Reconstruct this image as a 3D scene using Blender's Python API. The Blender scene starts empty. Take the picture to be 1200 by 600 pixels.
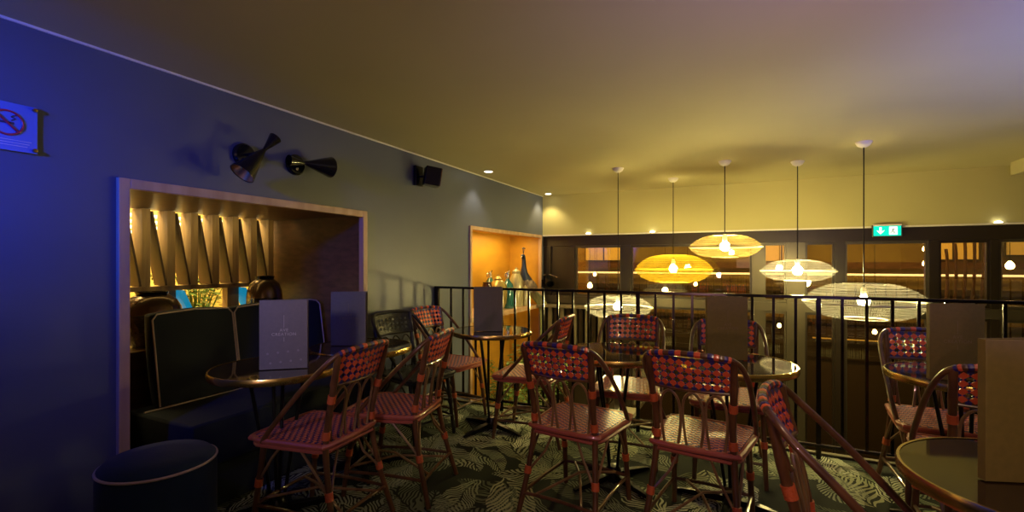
import bpy, bmesh, math, random
from mathutils import Vector, Matrix
random.seed(4)
PI = math.pi
sc = bpy.context.scene
COL = sc.collection
# ------------------------------------------------------------------ camera, light, exposure
YAW = 25.74
cam_d = bpy.data.cameras.new('camera'); cam = bpy.data.objects.new('camera', cam_d); COL.objects.link(cam)
cam.location = (0, 0, 1.25); cam.rotation_euler = (PI/2, 0, math.radians(YAW))
cam_d.sensor_width = 36; cam_d.lens = 560/1200*36; cam_d.shift_y = 8/1200
cam_d.clip_start = 0.05; cam_d.clip_end = 60
sc.camera = cam
sc.view_settings.view_transform = 'Standard'; sc.view_settings.look = 'None'
sc.view_settings.gamma = 1; sc.view_settings.use_curve_mapping = False
sc.view_settings.exposure = 0.05
sc.cycles.use_denoising = True
sc.cycles.max_bounces = 6; sc.cycles.transparent_max_bounces = 24
sc.cycles.sample_clamp_indirect = 4.0
sc.cycles.caustics_reflective = False; sc.cycles.caustics_refractive = False
w = bpy.data.worlds.new('night'); sc.world = w; w.use_nodes = True
w.node_tree.nodes['Background'].inputs[0].default_value = (0.30, 0.25, 0.35, 1)
w.node_tree.nodes['Background'].inputs[1].default_value = 0.01

def lamp(name, kind, loc, target, power, color, size=0.3, angle=60, blend=.8, size_y=None):
    d = bpy.data.lights.new(name, kind); o = bpy.data.objects.new(name, d); COL.objects.link(o)
    o.location = loc; d.energy = power; d.color = color
    o.rotation_euler = (Vector(target)-Vector(loc)).to_track_quat('-Z', 'Y').to_euler()
    if kind == 'AREA':
        d.size = size
        if size_y: d.shape = 'RECTANGLE'; d.size_y = size_y
    else: d.shadow_soft_size = size
    if kind == 'SPOT': d.spot_size = math.radians(angle); d.spot_blend = blend
    return o
BULB_W = 640
lamp('blue_wall_spot', 'SPOT', (-1.55, -1.7, 2.0), (-2.51, .50, 1.88), 230, (0.0, 0.06, 1.0), .10, 40, 1)
b = lamp('blue_wall_wash', 'AREA', (-1.9, -.15, 1.85), (-2.51, .50, 1.62), 7, (0.0, .05, 1.0), .08, size_y=.08); b.data.spread = math.radians(90)
lamp('menu_fill_spot', 'SPOT', (-1.0, -.6, 1.6), (-1.9, 1.8, .85), 42, (0.85, 0.72, 1.0), .1, 34, 1)  # added unseen spot, brightens the menus by the bench
lamp('violet_ceiling_spot', 'SPOT', (.95, .75, 1.15), (.72, 1.75, 2.2), 110, (0.40, 0.24, 1), .06, 112, 1)
lamp('blue_ceiling_spot', 'SPOT', (2.4, 1.3, .5), (1.9, 2.45, 2.2), 480, (.10, .20, 1), .06, 72, 1)
lamp('violet_ceiling_wash', 'SPOT', (-.6, -2.2, .9), (-.3, 1.3, 2.2), 80, (0.95, 0.48, .60), .06, 75, 1)
lamp('warm_chair_fill', 'SPOT', (.35, .15, 2.12), (-.1, 2.6, .45), 34, (1.0, 0.66, 0.42), .12, 84, 1)  # added unseen spot, fills the chairs with warm light
lamp('warm_room_fill', 'AREA', (0.6, -1.6, 1.9), (-.6, 3.0, 1.1), 4, (1.0, 0.62, 0.40), 1.6)
lamp('alcove_shelf_strip', 'AREA', (-2.70, 5.1, 1.60), (-2.76, 5.1, 0), 13, (1, .72, .25), 1.6, size_y=.1)
lamp('screen_room_light', 'AREA', (-3.9, 2.1, 1.99), (-4.2, 2.1, .8), 110, (1, .78, .32), 2.2, size_y=.4)
lamp('street_room_light', 'AREA', (0, 7.7, 2.3), (0, 8.4, 0), 150, (1, .70, .22), 6, size_y=.6)
lamp('screen_post_fill', 'AREA', (-3.25, 1.95, 1.585), (-3.6, 1.95, 1.0), 1.0, (1, .78, .30), 1.4, size_y=.05)  # added area light, lifts the front faces of the screen posts
lamp('downlight_corner', 'SPOT', (-2.38, 6.02, 2.15), (-2.38, 6.02, 0), 14, (1, .78, .4), .03, 110, .6)
lamp('downlight_wall', 'SPOT', (-2.34, 4.28, 2.15), (-2.36, 4.28, 0), 9, (1, .85, .6), .03, 100, .6)

# ------------------------------------------------------------------ materials
def mat(name, col, rough=.5, metal=0, spec=.5, emit=None, es=0, coat=0, sheen=0, noise=None, bump=None):
    m = bpy.data.materials.new(name); m.use_nodes = True
    nt = m.node_tree; b = nt.nodes['Principled BSDF']
    b.inputs['Base Color'].default_value = (*col, 1); b.inputs['Roughness'].default_value = rough
    b.inputs['Metallic'].default_value = metal; b.inputs['Specular IOR Level'].default_value = spec
    b.inputs['Coat Weight'].default_value = coat; b.inputs['Sheen Weight'].default_value = sheen
    if emit: b.inputs['Emission Color'].default_value = (*emit, 1); b.inputs['Emission Strength'].default_value = es
    tc = nt.nodes.new('ShaderNodeTexCoord')
    if noise:   # (col2, scale, (stretch))
        n = nt.nodes.new('ShaderNodeTexNoise'); mp = nt.nodes.new('ShaderNodeMapping')
        mp.inputs['Scale'].default_value = noise[2]
        n.inputs['Scale'].default_value = noise[1]; n.inputs['Detail'].default_value = 5
        r = nt.nodes.new('ShaderNodeValToRGB')
        r.color_ramp.elements[0].position = .35; r.color_ramp.elements[1].position = .65
        r.color_ramp.elements[0].color = (*col, 1); r.color_ramp.elements[1].color = (*noise[0], 1)
        nt.links.new(tc.outputs['Object'], mp.inputs[0]); nt.links.new(mp.outputs[0], n.inputs[0])
        nt.links.new(n.outputs[0], r.inputs[0]); nt.links.new(r.outputs[0], b.inputs['Base Color'])
    if bump:    # (scale, strength)
        n = nt.nodes.new('ShaderNodeTexNoise'); n.inputs['Scale'].default_value = bump[0]; n.inputs['Detail'].default_value = 4
        bp = nt.nodes.new('ShaderNodeBump'); bp.inputs['Strength'].default_value = bump[1]; bp.inputs['Distance'].default_value = .01
        nt.links.new(tc.outputs['Object'], n.inputs[0]); nt.links.new(n.outputs[0], bp.inputs['Height'])
        nt.links.new(bp.outputs[0], b.inputs['Normal'])
    return m
M = {}
M['wall_blue'] = mat('painted_wall_slate', (.095, .11, .16), .42, noise=((.11, .125, .17), 1.3, (1, 1, 1)), bump=(9, .05))
M['plaster'] = mat('ceiling_plaster', (.46, .41, .225), .75, noise=((.50, .445, .24), .8, (1, 1, 1)), bump=(3, .04))
M['cream'] = mat('cream_plaster', (.47, .42, .185), .7, noise=((.445, .40, .175), 1.5, (1, 1, 1)))
M['oak'] = mat('pale_oak', (.62, .40, .24), .45, noise=((.50, .30, .17), 14, (1, 1, .08)))
M['walnut'] = mat('walnut_panel', (.10, .045, .018), .4, noise=((.16, .07, .03), 10, (1, .3, 3)))
M['mustard'] = mat('mustard_panel', (.60, .31, .03), .5, noise=((.52, .26, .028), 7, (1, .3, 1)))
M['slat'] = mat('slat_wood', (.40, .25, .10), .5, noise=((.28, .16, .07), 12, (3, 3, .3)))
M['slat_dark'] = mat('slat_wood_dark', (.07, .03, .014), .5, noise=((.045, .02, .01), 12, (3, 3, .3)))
M['cyan'] = mat('cyan_board', (.01, .33, .58), .35, emit=(.01, .30, .55), es=.55)  # glow put into the board colour in place of cyan light on it
M['gold_wall'] = mat('gold_wall', (.72, .52, .14), .6)
M['velvet'] = mat('midnight_velvet', (.0015, .006, .018), .85, sheen=.03, bump=(60, .1))
M['velvet_blue'] = mat('ottoman_velvet', (.002, .018, .055), .9, sheen=.08, bump=(60, .1))
M['piping'] = mat('pale_piping', (.55, .42, .38), .6)
M['black'] = mat('black_steel', (.012, .011, .012), .28, metal=.6)
M['black_gloss'] = mat('black_lacquer', (.006, .006, .008), .16, spec=.45)
M['rail'] = mat('rail_steel', (.035, .028, .024), .22, metal=.85)
M['brass'] = mat('brass_edge', (.72, .50, .16), .25, metal=1)
M['dark_glass'] = mat('smoked_table_top', (.035, .020, .009), .05, spec=.6)
M['dark_glass'].node_tree.nodes['Principled BSDF'].inputs['IOR'].default_value = 1.6
M['gold_inner'] = mat('gold_inner', (.6, .38, .12), .3, metal=.8)
M['rattan'] = mat('rattan_cane', (.165, .068, .026), .30, coat=.4, noise=((.085, .034, .014), 22, (1, 1, .4)))
M['rattan_light'] = mat('rattan_cane_light', (.30, .17, .075), .35, coat=.3, noise=((.19, .10, .045), 22, (1, 1, .4)))
M['bind'] = mat('orange_binding', (.62, .12, .035), .4, bump=(140, .5))
M['w_orange'] = mat('orange_weave', (.80, .12, .045), .30, coat=.3)
M['w_pink'] = mat('coral_weave', (.72, .20, .15), .30, coat=.3)
M['w_blue'] = mat('indigo_weave', (.035, .022, .20), .30, coat=.3)
M['rim_cane'] = mat('wrapped_rim', (.44, .11, .075), .32, coat=.3)
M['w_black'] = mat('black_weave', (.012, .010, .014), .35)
M['w_base'] = mat('dark_base_cane', (.05, .018, .03), .6)  # even dark cane slab under the woven pads
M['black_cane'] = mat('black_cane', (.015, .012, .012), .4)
M['menu'] = mat('grey_menu_cloth', (.20, .175, .19), .45, noise=((.18, .16, .175), 60, (1, 1, 1)))
M['menu_brown'] = mat('taupe_menu_cloth', (.21, .16, .035), .6, noise=((.185, .143, .031), 60, (1, 1, 1)))
M['menu_grey'] = mat('grey_linen_menu', (.17, .152, .115), .5, noise=((.155, .138, .105), 60, (1, 1, 1)))
M['paper'] = mat('menu_paper', (.45, .38, .28), .7)
M['print'] = mat('silver_print', (.62, .58, .56), .4)
M['print_dim'] = mat('dull_print', (.26, .20, .09), .4)
M['white'] = mat('white_enamel', (.75, .70, .62), .4)
M['frame'] = mat('bronze_frame', (.026, .017, .009), .35, metal=.3)
M['frame_light'] = mat('aluminium_frame', (.085, .07, .045), .35, metal=.5)
M['far_wall'] = mat('far_wall', (.26, .18, .05), .7, noise=((.18, .11, .035), 2, (1, 1, 1)))
M['far_dark'] = mat('far_dark', (.05, .03, .015), .6)
M['bulb'] = mat('warm_bulb', (1, .9, .7), .3, emit=(1, .81, .28), es=BULB_W)
M['bulb_small'] = mat('small_bulb', (1, .9, .6), .3, emit=(1, .70, .28), es=40)
M['strip'] = mat('light_strip', (1, .8, .5), .3, emit=(1, .70, .34), es=2.6)
M['litwin'] = mat('lit_window', (.8, .5, .1), .5, emit=(1, .62, .12), es=.32)
M['tube'] = mat('light_tube', (1, .9, .7), .3, emit=(1, .90, .62), es=2.0)
M['spot_face'] = mat('downlight_face', (1, 1, .9), .3, emit=(1, .93, .75), es=9)
M['exit_green'] = mat('exit_green', (0, .4, .3), .3, emit=(.0, .62, .50), es=1.1)
M['exit_white'] = mat('exit_white', (.9, .9, .9), .3, emit=(.75, 1, .95), es=1.0)
M['sign_plate'] = mat('sign_plate', (.12, .20, .50), .25, coat=1)
M['sign_red'] = mat('sign_red', (.55, .03, .05), .4)
M['sign_ink'] = mat('sign_ink', (.02, .02, .06), .4)
M['steel'] = mat('brushed_steel', (.7, .65, .6), .25, metal=1)
M['teal_glass'] = mat('teal_glass', (.02, .13, .13), .08, coat=1, spec=.9)
M['cream_jar'] = mat('cream_jar', (.40, .34, .18), .25, coat=.6)
M['gold_jar'] = mat('gold_jar', (.45, .33, .10), .25, metal=.5)
M['dark_jar'] = mat('dark_jar', (.05, .02, .015), .2, coat=.6)
M['leaf'] = mat('leaf_green', (.10, .19, .035), .5, noise=((.17, .28, .06), 9, (1, 1, 1)))
M['leaf2'] = mat('leaf_olive', (.28, .30, .08), .5)
M['pot'] = mat('clay_pot', (.12, .07, .04), .6)
M['stone'] = mat('pale_stone', (.40, .36, .28), .8, bump=(20, .4))
M['pea_blue'] = mat('peacock_blue', (.012, .022, .06), .35)
M['pea_body'] = mat('peacock_back', (.30, .22, .16), .6, noise=((.12, .08, .06), 30, (1, 1, .4)))
M['pea_tail'] = mat('peacock_train', (.26, .24, .09), .55, noise=((.10, .12, .05), 24, (1, 1, .3)))
M['beak'] = mat('beak', (.5, .42, .3), .4)
M['leg'] = mat('bird_leg', (.2, .15, .1), .6)

def vase_mat():
    m = mat('glazed_black', (.016, .014, .013), .16, coat=1)
    nt = m.node_tree; b = nt.nodes['Principled BSDF']
    tc = nt.nodes.new('ShaderNodeTexCoord'); v = nt.nodes.new('ShaderNodeTexVoronoi'); v.inputs['Scale'].default_value = 42
    bp = nt.nodes.new('ShaderNodeBump'); bp.inputs['Strength'].default_value = .7; bp.inputs['Distance'].default_value = .01
    nt.links.new(tc.outputs['Object'], v.inputs[0]); nt.links.new(v.outputs[0], bp.inputs['Height']); nt.links.new(bp.outputs[0], b.inputs['Normal'])
    return m
M['vase_tex'] = vase_mat()
M['vase_smooth'] = mat('bronze_glaze', (.16, .10, .05), .22, metal=.7)

def glass_mat(name, gl, tint=(1, 1, 1)):
    m = bpy.data.materials.new(name); m.use_nodes = True; nt = m.node_tree; nt.nodes.clear()
    o = nt.nodes.new('ShaderNodeOutputMaterial'); mx = nt.nodes.new('ShaderNodeMixShader')
    t = nt.nodes.new('ShaderNodeBsdfTransparent'); g = nt.nodes.new('ShaderNodeBsdfGlossy')
    t.inputs[0].default_value = (*tint, 1); g.inputs['Roughness'].default_value = .01; mx.inputs[0].default_value = gl
    nt.links.new(t.outputs[0], mx.inputs[1]); nt.links.new(g.outputs[0], mx.inputs[2]); nt.links.new(mx.outputs[0], o.inputs[0])
    return m
M['pane'] = glass_mat('window_glass', .16, (.8, .74, .62))
M['acrylic'] = glass_mat('clear_acrylic', .06)

def mesh_shade_mat(name, col, op):
    # expanded metal mesh: holes let light through, the thin metal glows a little
    m = bpy.data.materials.new(name); m.use_nodes = True; nt = m.node_tree; nt.nodes.clear()
    N = nt.nodes.new; L = nt.links.new
    o = N('ShaderNodeOutputMaterial'); mx = N('ShaderNodeMixShader'); t = N('ShaderNodeBsdfTransparent')
    md = N('ShaderNodeMixShader'); d = N('ShaderNodeBsdfDiffuse'); tr = N('ShaderNodeBsdfTranslucent')
    d.inputs[0].default_value = (*col, 1); tr.inputs[0].default_value = (*col, 1); md.inputs[0].default_value = .62
    uv = N('ShaderNodeUVMap'); sp = N('ShaderNodeSeparateXYZ'); L(uv.outputs[0], sp.inputs[0])
    outs = []
    for k, (a, f) in enumerate((('X', 150), ('Y', 26))):
        mu = N('ShaderNodeMath'); mu.operation = 'MULTIPLY'; mu.inputs[1].default_value = f; L(sp.outputs[a], mu.inputs[0])
        fr = N('ShaderNodeMath'); fr.operation = 'FRACT'; L(mu.outputs[0], fr.inputs[0])
        lt = N('ShaderNodeMath'); lt.operation = 'LESS_THAN'; lt.inputs[1].default_value = op; L(fr.outputs[0], lt.inputs[0])
        outs.append(lt)
    mxm = N('ShaderNodeMath'); mxm.operation = 'MAXIMUM'; L(outs[0].outputs[0], mxm.inputs[0]); L(outs[1].outputs[0], mxm.inputs[1])
    L(mxm.outputs[0], mx.inputs[0]); L(d.outputs[0], md.inputs[1]); L(tr.outputs[0], md.inputs[2])
    L(t.outputs[0], mx.inputs[1]); L(md.outputs[0], mx.inputs[2]); L(mx.outputs[0], o.inputs[0])
    return m
M['shade_yellow'] = mesh_shade_mat('yellow_mesh', (.32, .21, .018), .24)
M['shade_gold'] = mesh_shade_mat('pale_gold_mesh', (.25, .18, .07), .20)
M['shade_white'] = mesh_shade_mat('white_mesh', (.21, .20, .21), .14)

def carpet_mat():
    m = bpy.data.materials.new('fern_carpet'); m.use_nodes = True; nt = m.node_tree; b = nt.nodes['Principled BSDF']
    N = nt.nodes.new; L = nt.links.new
    def math_(op, a, b_=None, c=None):
        n = N('ShaderNodeMath'); n.operation = op
        for i, v in enumerate((a, b_, c)):
            if v is None: continue
            if isinstance(v, (int, float)): n.inputs[i].default_value = v
            else: L(v, n.inputs[i])
        return n.outputs[0]
    tc = N('ShaderNodeTexCoord'); base = None
    cols = [((.030, .036, .026), (.060, .064, .042)), ((.045, .052, .036), (.10, .11, .075)), ((.03, .036, .03), (.13, .13, .085)), ((.075, .08, .065), (.15, .15, .10)), ((.06, .065, .05), (.22, .22, .18))]
    for k in range(5):
        mp = N('ShaderNodeMapping'); s = (2.3, 2.7, 2.1, 2.5, 2.9)[k]
        mp.inputs['Scale'].default_value = (s, s, 0); mp.inputs['Location'].default_value = (k*7.3+.4, k*3.7, 0)
        mp.inputs['Rotation'].default_value = (0, 0, k*.7)
        L(tc.outputs['Object'], mp.inputs[0])
        nz = N('ShaderNodeTexNoise'); nz.inputs['Scale'].default_value = 1.6; L(mp.outputs[0], nz.inputs[0])
        sub = N('ShaderNodeVectorMath'); sub.operation = 'SUBTRACT'; L(nz.outputs['Color'], sub.inputs[0]); sub.inputs[1].default_value = (.5, .5, .5)
        scl = N('ShaderNodeVectorMath'); scl.operation = 'SCALE'; L(sub.outputs[0], scl.inputs[0]); scl.inputs['Scale'].default_value = .5
        add = N('ShaderNodeVectorMath'); L(mp.outputs[0], add.inputs[0]); L(scl.outputs[0], add.inputs[1])
        flat = N('ShaderNodeVectorMath'); flat.operation = 'MULTIPLY'; flat.inputs[1].default_value = (1, 1, 0); L(add.outputs[0], flat.inputs[0])
        v = N('ShaderNodeTexVoronoi'); v.voronoi_dimensions = '2D'; v.inputs['Scale'].default_value = 1; L(flat.outputs[0], v.inputs['Vector'])
        d = N('ShaderNodeVectorMath'); d.operation = 'SUBTRACT'; L(flat.outputs[0], d.inputs[0]); L(v.outputs['Position'], d.inputs[1])
        cs = N('ShaderNodeSeparateXYZ'); L(v.outputs['Color'], cs.inputs[0])
        ang = math_('MULTIPLY', cs.outputs[0], 6.283)
        r = N('ShaderNodeVectorRotate'); r.rotation_type = 'Z_AXIS'; L(d.outputs[0], r.inputs['Vector']); L(ang, r.inputs['Angle'])
        q = N('ShaderNodeSeparateXYZ'); L(r.outputs[0], q.inputs[0])
        x, y = q.outputs[0], math_('ABSOLUTE', q.outputs[1])
        t = math_('SUBTRACT', x, math_('MULTIPLY', y, 1.5))
        fr = math_('FRACT', math_('MULTIPLY', t, 12))
        leaflet = math_('LESS_THAN', fr, .52)
        wid = math_('MULTIPLY', math_('SUBTRACT', .25, math_('MULTIPLY', math_('MULTIPLY', x, x), .75)), 1.0)
        inside = math_('LESS_THAN', y, wid)
        notrib = math_('GREATER_THAN', y, .014)
        mask = math_('MULTIPLY', math_('MULTIPLY', leaflet, inside), notrib)
        present = math_('GREATER_THAN', cs.outputs[2], (.0, .3, .35, .45, .5)[k])
        mask = math_('MULTIPLY', mask, present)
        cr = N('ShaderNodeMix'); cr.data_type = 'RGBA'; L(cs.outputs[1], cr.inputs['Factor'])
        cr.inputs['A'].default_value = (*cols[k][0], 1); cr.inputs['B'].default_value = (*cols[k][1], 1)
        mx = N('ShaderNodeMix'); mx.data_type = 'RGBA'; L(mask, mx.inputs['Factor'])
        if base is None: mx.inputs['A'].default_value = (.006, .007, .006, 1)
        else: L(base, mx.inputs['A'])
        L(cr.outputs['Result'], mx.inputs['B']); base = mx.outputs['Result']
    hv = N('ShaderNodeMix'); hv.data_type = 'RGBA'; hv.blend_type = 'MULTIPLY'; hv.inputs['Factor'].default_value = 1
    L(base, hv.inputs['A']); hv.inputs['B'].default_value = (3.3, 3.4, 3.2, 1)
    L(hv.outputs['Result'], b.inputs['Base Color']); b.inputs['Roughness'].default_value = .9; b.inputs['Specular IOR Level'].default_value = .15
    return m
M['carpet'] = carpet_mat()

# ------------------------------------------------------------------ mesh helpers
def V(*a): return Vector(a)
def add_box(bm, c, s, rot=None, mi=0):
    r = bmesh.ops.create_cube(bm, size=1)
    mt = Matrix.Translation(Vector(c)) @ (rot.to_4x4() if rot else Matrix.Identity(4)) @ Matrix.Diagonal((*s, 1))
    bmesh.ops.transform(bm, matrix=mt, verts=r['verts'])
    for f in {f for v in r['verts'] for f in v.link_faces}: f.material_index = mi
def add_span(bm, lo, hi, mi=0):
    add_box(bm, [(a+b)/2 for a, b in zip(lo, hi)], [abs(b-a) for a, b in zip(lo, hi)], mi=mi)
def smooth_path(pts, n=6, closed=False):
    P = [Vector(p) for p in pts]; out = []
    m = len(P)
    for i in range(m if closed else m-1):
        if closed: p0, p1, p2, p3 = P[(i-1) % m], P[i], P[(i+1) % m], P[(i+2) % m]
        else: p0, p1, p2, p3 = P[max(i-1, 0)], P[i], P[i+1], P[min(i+2, m-1)]
        for k in range(n):
            t = k/n
            out.append(.5*((2*p1)+(-p0+p2)*t+(2*p0-5*p1+4*p2-p3)*t*t+(-p0+3*p1-3*p2+p3)*t**3))
    if not closed: out.append(P[-1])
    return out
def add_tube(bm, pts, r, seg=8, closed=False, mi=0, nodes=None):
    """tube along pts; r a number or one radius per point; nodes: bamboo joint spacing in points"""
    pts = [Vector(p) for p in pts]; n = len(pts); rings = []
    R = r if isinstance(r, (list, tuple)) else [r]*n
    t0 = (pts[1]-pts[0]).normalized(); up = t0.orthogonal().normalized()
    for i, p in enumerate(pts):
        if closed: t = (pts[(i+1) % n]-pts[i-1]).normalized()
        else: t = (pts[min(i+1, n-1)]-pts[max(i-1, 0)]).normalized()
        up = (up-t*up.dot(t)).normalized(); b = t.cross(up)
        rings.append([bm.verts.new(p+R[i]*(math.cos(2*PI*k/seg)*up+math.sin(2*PI*k/seg)*b)) for k in range(seg)])
    for i in range(n if closed else n-1):
        a, b = rings[i], rings[(i+1) % n]
        for k in range(seg):
            f = bm.faces.new((a[k], a[(k+1) % seg], b[(k+1) % seg], b[k])); f.smooth = True; f.material_index = mi
    if not closed:
        bm.faces.new(rings[0][::-1]).material_index = mi; bm.faces.new(rings[-1]).material_index = mi
def add_lathe(bm, prof, c=(0, 0, 0), seg=32, mi=0, uv=False, cap=True, axis=None):
    c = Vector(c); q = axis.to_track_quat('Z', 'Y').to_matrix() if axis else Matrix.Identity(3)
    L = bm.loops.layers.uv.verify() if uv else None
    rings = []
    for r, z in prof:
        rings.append([bm.verts.new(c+q @ V(max(r, 1e-5)*math.cos(2*PI*k/seg), max(r, 1e-5)*math.sin(2*PI*k/seg), z)) for k in range(seg)])
    for i in range(len(prof)-1):
        for k in range(seg):
            f = bm.faces.new((rings[i][k], rings[i][(k+1) % seg], rings[i+1][(k+1) % seg], rings[i+1][k]))
            f.smooth = True; f.material_index = mi
            if uv:
                n = len(prof)-1
                for lp, (a, b) in zip(f.loops, ((k, i), (k+1, i), (k+1, i+1), (k, i+1))): lp[L].uv = (a/seg, b/n)
    if cap:
        for rg, p, fl in ((rings[0], prof[0], True), (rings[-1], prof[-1], False)):
            if p[0] > 1e-4:
                f = bm.faces.new(rg[::-1] if fl else rg); f.material_index = mi
def obj(name, bm, mats, parent=None, loc=None, bevel=0):
    me = bpy.data.meshes.new(name)
    bmesh.ops.recalc_face_normals(bm, faces=bm.faces)
    bm.to_mesh(me); bm.free(); me.set_sharp_from_angle(angle=math.radians(38))
    o = bpy.data.objects.new(name, me); COL.objects.link(o)
    for m in (mats if isinstance(mats, (list, tuple)) else [mats]): me.materials.append(M[m] if isinstance(m, str) else m)
    if parent: o.parent = parent
    if loc: o.location = loc
    if bevel:
        md = o.modifiers.new('bevel', 'BEVEL'); md.width = bevel; md.segments = 2; md.limit_method = 'ANGLE'
    return o
def B(): return bmesh.new()
def box(name, lo, hi, m, parent=None, bevel=0, rot=None):
    bm = B(); add_span(bm, lo, hi); return obj(name, bm, m, parent, bevel=bevel)
def tube(name, pts, r, m, parent=None, seg=8, closed=False):
    bm = B(); add_tube(bm, pts, r, seg, closed); return obj(name, bm, m, parent)
def lathe(name, prof, m, parent=None, c=(0, 0, 0), seg=32, axis=None, cap=True, uv=False):
    bm = B(); add_lathe(bm, prof, c, seg, axis=axis, cap=cap, uv=uv); return obj(name, bm, m, parent)
def tag(o, label, cat, group=None):
    o['label'] = label; o['category'] = cat
    if group: o['group'] = group
    return o
def thing(name, label, cat, loc=(0, 0, 0), rz=0, group=None):
    o = bpy.data.objects.new(name, None); COL.objects.link(o); o.location = loc; o.rotation_euler = (0, 0, rz)
    return tag(o, label, cat, group)
def struct(o): o['kind'] = 'structure'; return o
def dup(root, loc, rz, label, group=None):
    r = root.copy(); COL.objects.link(r); r.location = loc; r.rotation_euler = (0, 0, rz); r['label'] = label
    if group: r['group'] = group
    for ch in list(root.children):
        c = ch.copy(); COL.objects.link(c); c.parent = r
        for g in ch.children:
            d = g.copy(); COL.objects.link(d); d.parent = c
    return r

# ------------------------------------------------------------------ setting
XW, YB, ZC, YR = -2.51, 6.19, 2.18, 3.595      # left wall, back wall, ceiling, railing line
N1 = (1.15, 2.71); N2 = (4.19, 6.12); ZT = 1.63
struct(box('floor', (-2.75, -3, -.22), (3.7, 3.66, 0), 'carpet'))
struct(box('trim_1', (-2.63, 3.66, -.05), (3.7, 3.70, .015), 'frame_light'))
struct(box('ceiling', (-5.2, -3, ZC), (3.7, YB+.3, ZC+.1), 'plaster'))
bm = B()
for lo, hi in (((XW-.12, -3, -.2), (XW, N1[0], ZC)), ((XW-.12, N1[0], ZT), (XW, N1[1], ZC)), ((XW-.12, N1[1], -1.2), (XW, N2[0], ZC)),
               ((XW-.12, N2[0], ZT), (XW, N2[1], ZC)), ((XW-.12, N2[1], -2.6), (XW, YB+.1, ZC)), ((XW-.12, N2[0], -2.6), (XW, N2[1], -.62))):
    add_span(bm, lo, hi)
struct(obj('wall_left', bm, 'wall_blue'))
struct(box('wall_right', (3.7, -3, -2.6), (3.8, YB+.1, ZC), 'plaster'))
struct(box('wall_rear', (-2.6, -3.1, -.2), (3.8, -3, ZC), 'plaster'))
struct(box('wall_back', (XW, YB, ZT+.005), (3.7, YB+.12, ZC), 'cream'))
struct(box('floor_lower', (XW, 3.7, -2.7), (3.8, 9.2, -2.6), 'far_dark'))
struct(box('wall_void', (XW, 3.5, -2.6), (3.7, 3.64, -.24), 'far_dark'))
struct(box('trim_2', (XW+.005, YB-.012, ZT-.012), (3.7, YB+.1, ZT+.004), 'white'))
struct(box('ceiling_bulkhead', (2.24, 1.0, 2.06), (3.69, 6.0, ZC-.001), 'plaster'))
# left alcove with the bench: soffit, sides, back room
bm = B(); add_span(bm, (-3.55, N1[0]-.04, ZT-.03), (XW-.121, N1[1]+.04, ZT)); struct(obj('ceiling_alcove', bm, 'walnut'))
struct(box('wall_alcove_side', (-3.55, N1[1], 0), (XW-.121, N1[1]+.04, ZT-.031), 'walnut'))
struct(box('wall_alcove_near', (-3.55, N1[0]-.04, 0), (XW-.121, N1[0], ZT-.031), 'walnut'))
struct(box('floor_alcove', (-4.9, .6, -.05), (-2.76, 3.6, 0), 'walnut'))
def frame_trim(name, y0, y1, z0, t=.045, m='oak', bottom=False):
    bm = B(); x0, x1 = XW-.02, XW+.022
    add_span(bm, (x0, y0, z0), (x1, y0+t, ZT)); add_span(bm, (x0, y1-t, z0), (x1, y1, ZT)); add_span(bm, (x0, y0+t, ZT-t), (x1, y1-t, ZT))
    return struct(obj(name, bm, m, bevel=.003))
frame_trim('trim_3', N1[0], N1[1], 0.0)
frame_trim('trim_4', N2[0], N2[1], -.60, .04)
# far side of the slatted screen
struct(box('wall_beyond_screen', (-4.95, .5, 0), (-4.85, 3.7, 2.18), 'gold_wall'))
struct(box('wall_beyond_near', (-4.85, .5, 0), (-3.6, .6, 2.18), 'gold_wall'))
struct(box('wall_beyond_far', (-4.85, 3.6, 0), (-3.6, 3.7, 2.18), 'gold_wall'))
# right alcove with shelf
bm = B(); X2 = XW-.48
add_span(bm, (X2-.04, N2[0], -.60), (X2, N2[1], ZT)); add_span(bm, (X2, N2[0]-.04, -.60), (XW-.121, N2[0], ZT)); add_span(bm, (X2, N2[1], -.60), (XW-.121, N2[1]+.04, ZT))
add_span(bm, (X2, N2[0]-.04, ZT), (XW-.121, N2[1]+.04, ZT+.04)); add_span(bm, (X2, N2[0]-.04, -.64), (XW-.121, N2[1]+.04, -.60))
struct(obj('wall_shelf_alcove', bm, 'mustard'))
tag(box('display_shelf', (X2+.002, N2[0]+.0075, .64), (XW+.03, 5.98, .69), 'oak', bevel=.003), 'pale wooden shelf board in the lit yellow alcove, carrying jars', 'shelf')

for nm, nn, zb, mm in (('wall_lining_bench', N1, .0, 'walnut'), ('wall_lining_shelf', N2, -.60, 'mustard')):
    bm = B(); a, b = XW-.121, XW-.0205
    add_span(bm, (a, nn[0], zb), (b, nn[0]+.006, ZT)); add_span(bm, (a, nn[1]-.006, zb), (b, nn[1], ZT)); add_span(bm, (a, nn[0]+.006, ZT-.006), (b, nn[1]-.006, ZT))
    struct(obj(nm, bm, mm))
struct(box('trim_13', (XW, -3, ZC-.010), (XW+.008, YB, ZC), 'white'))
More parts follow.
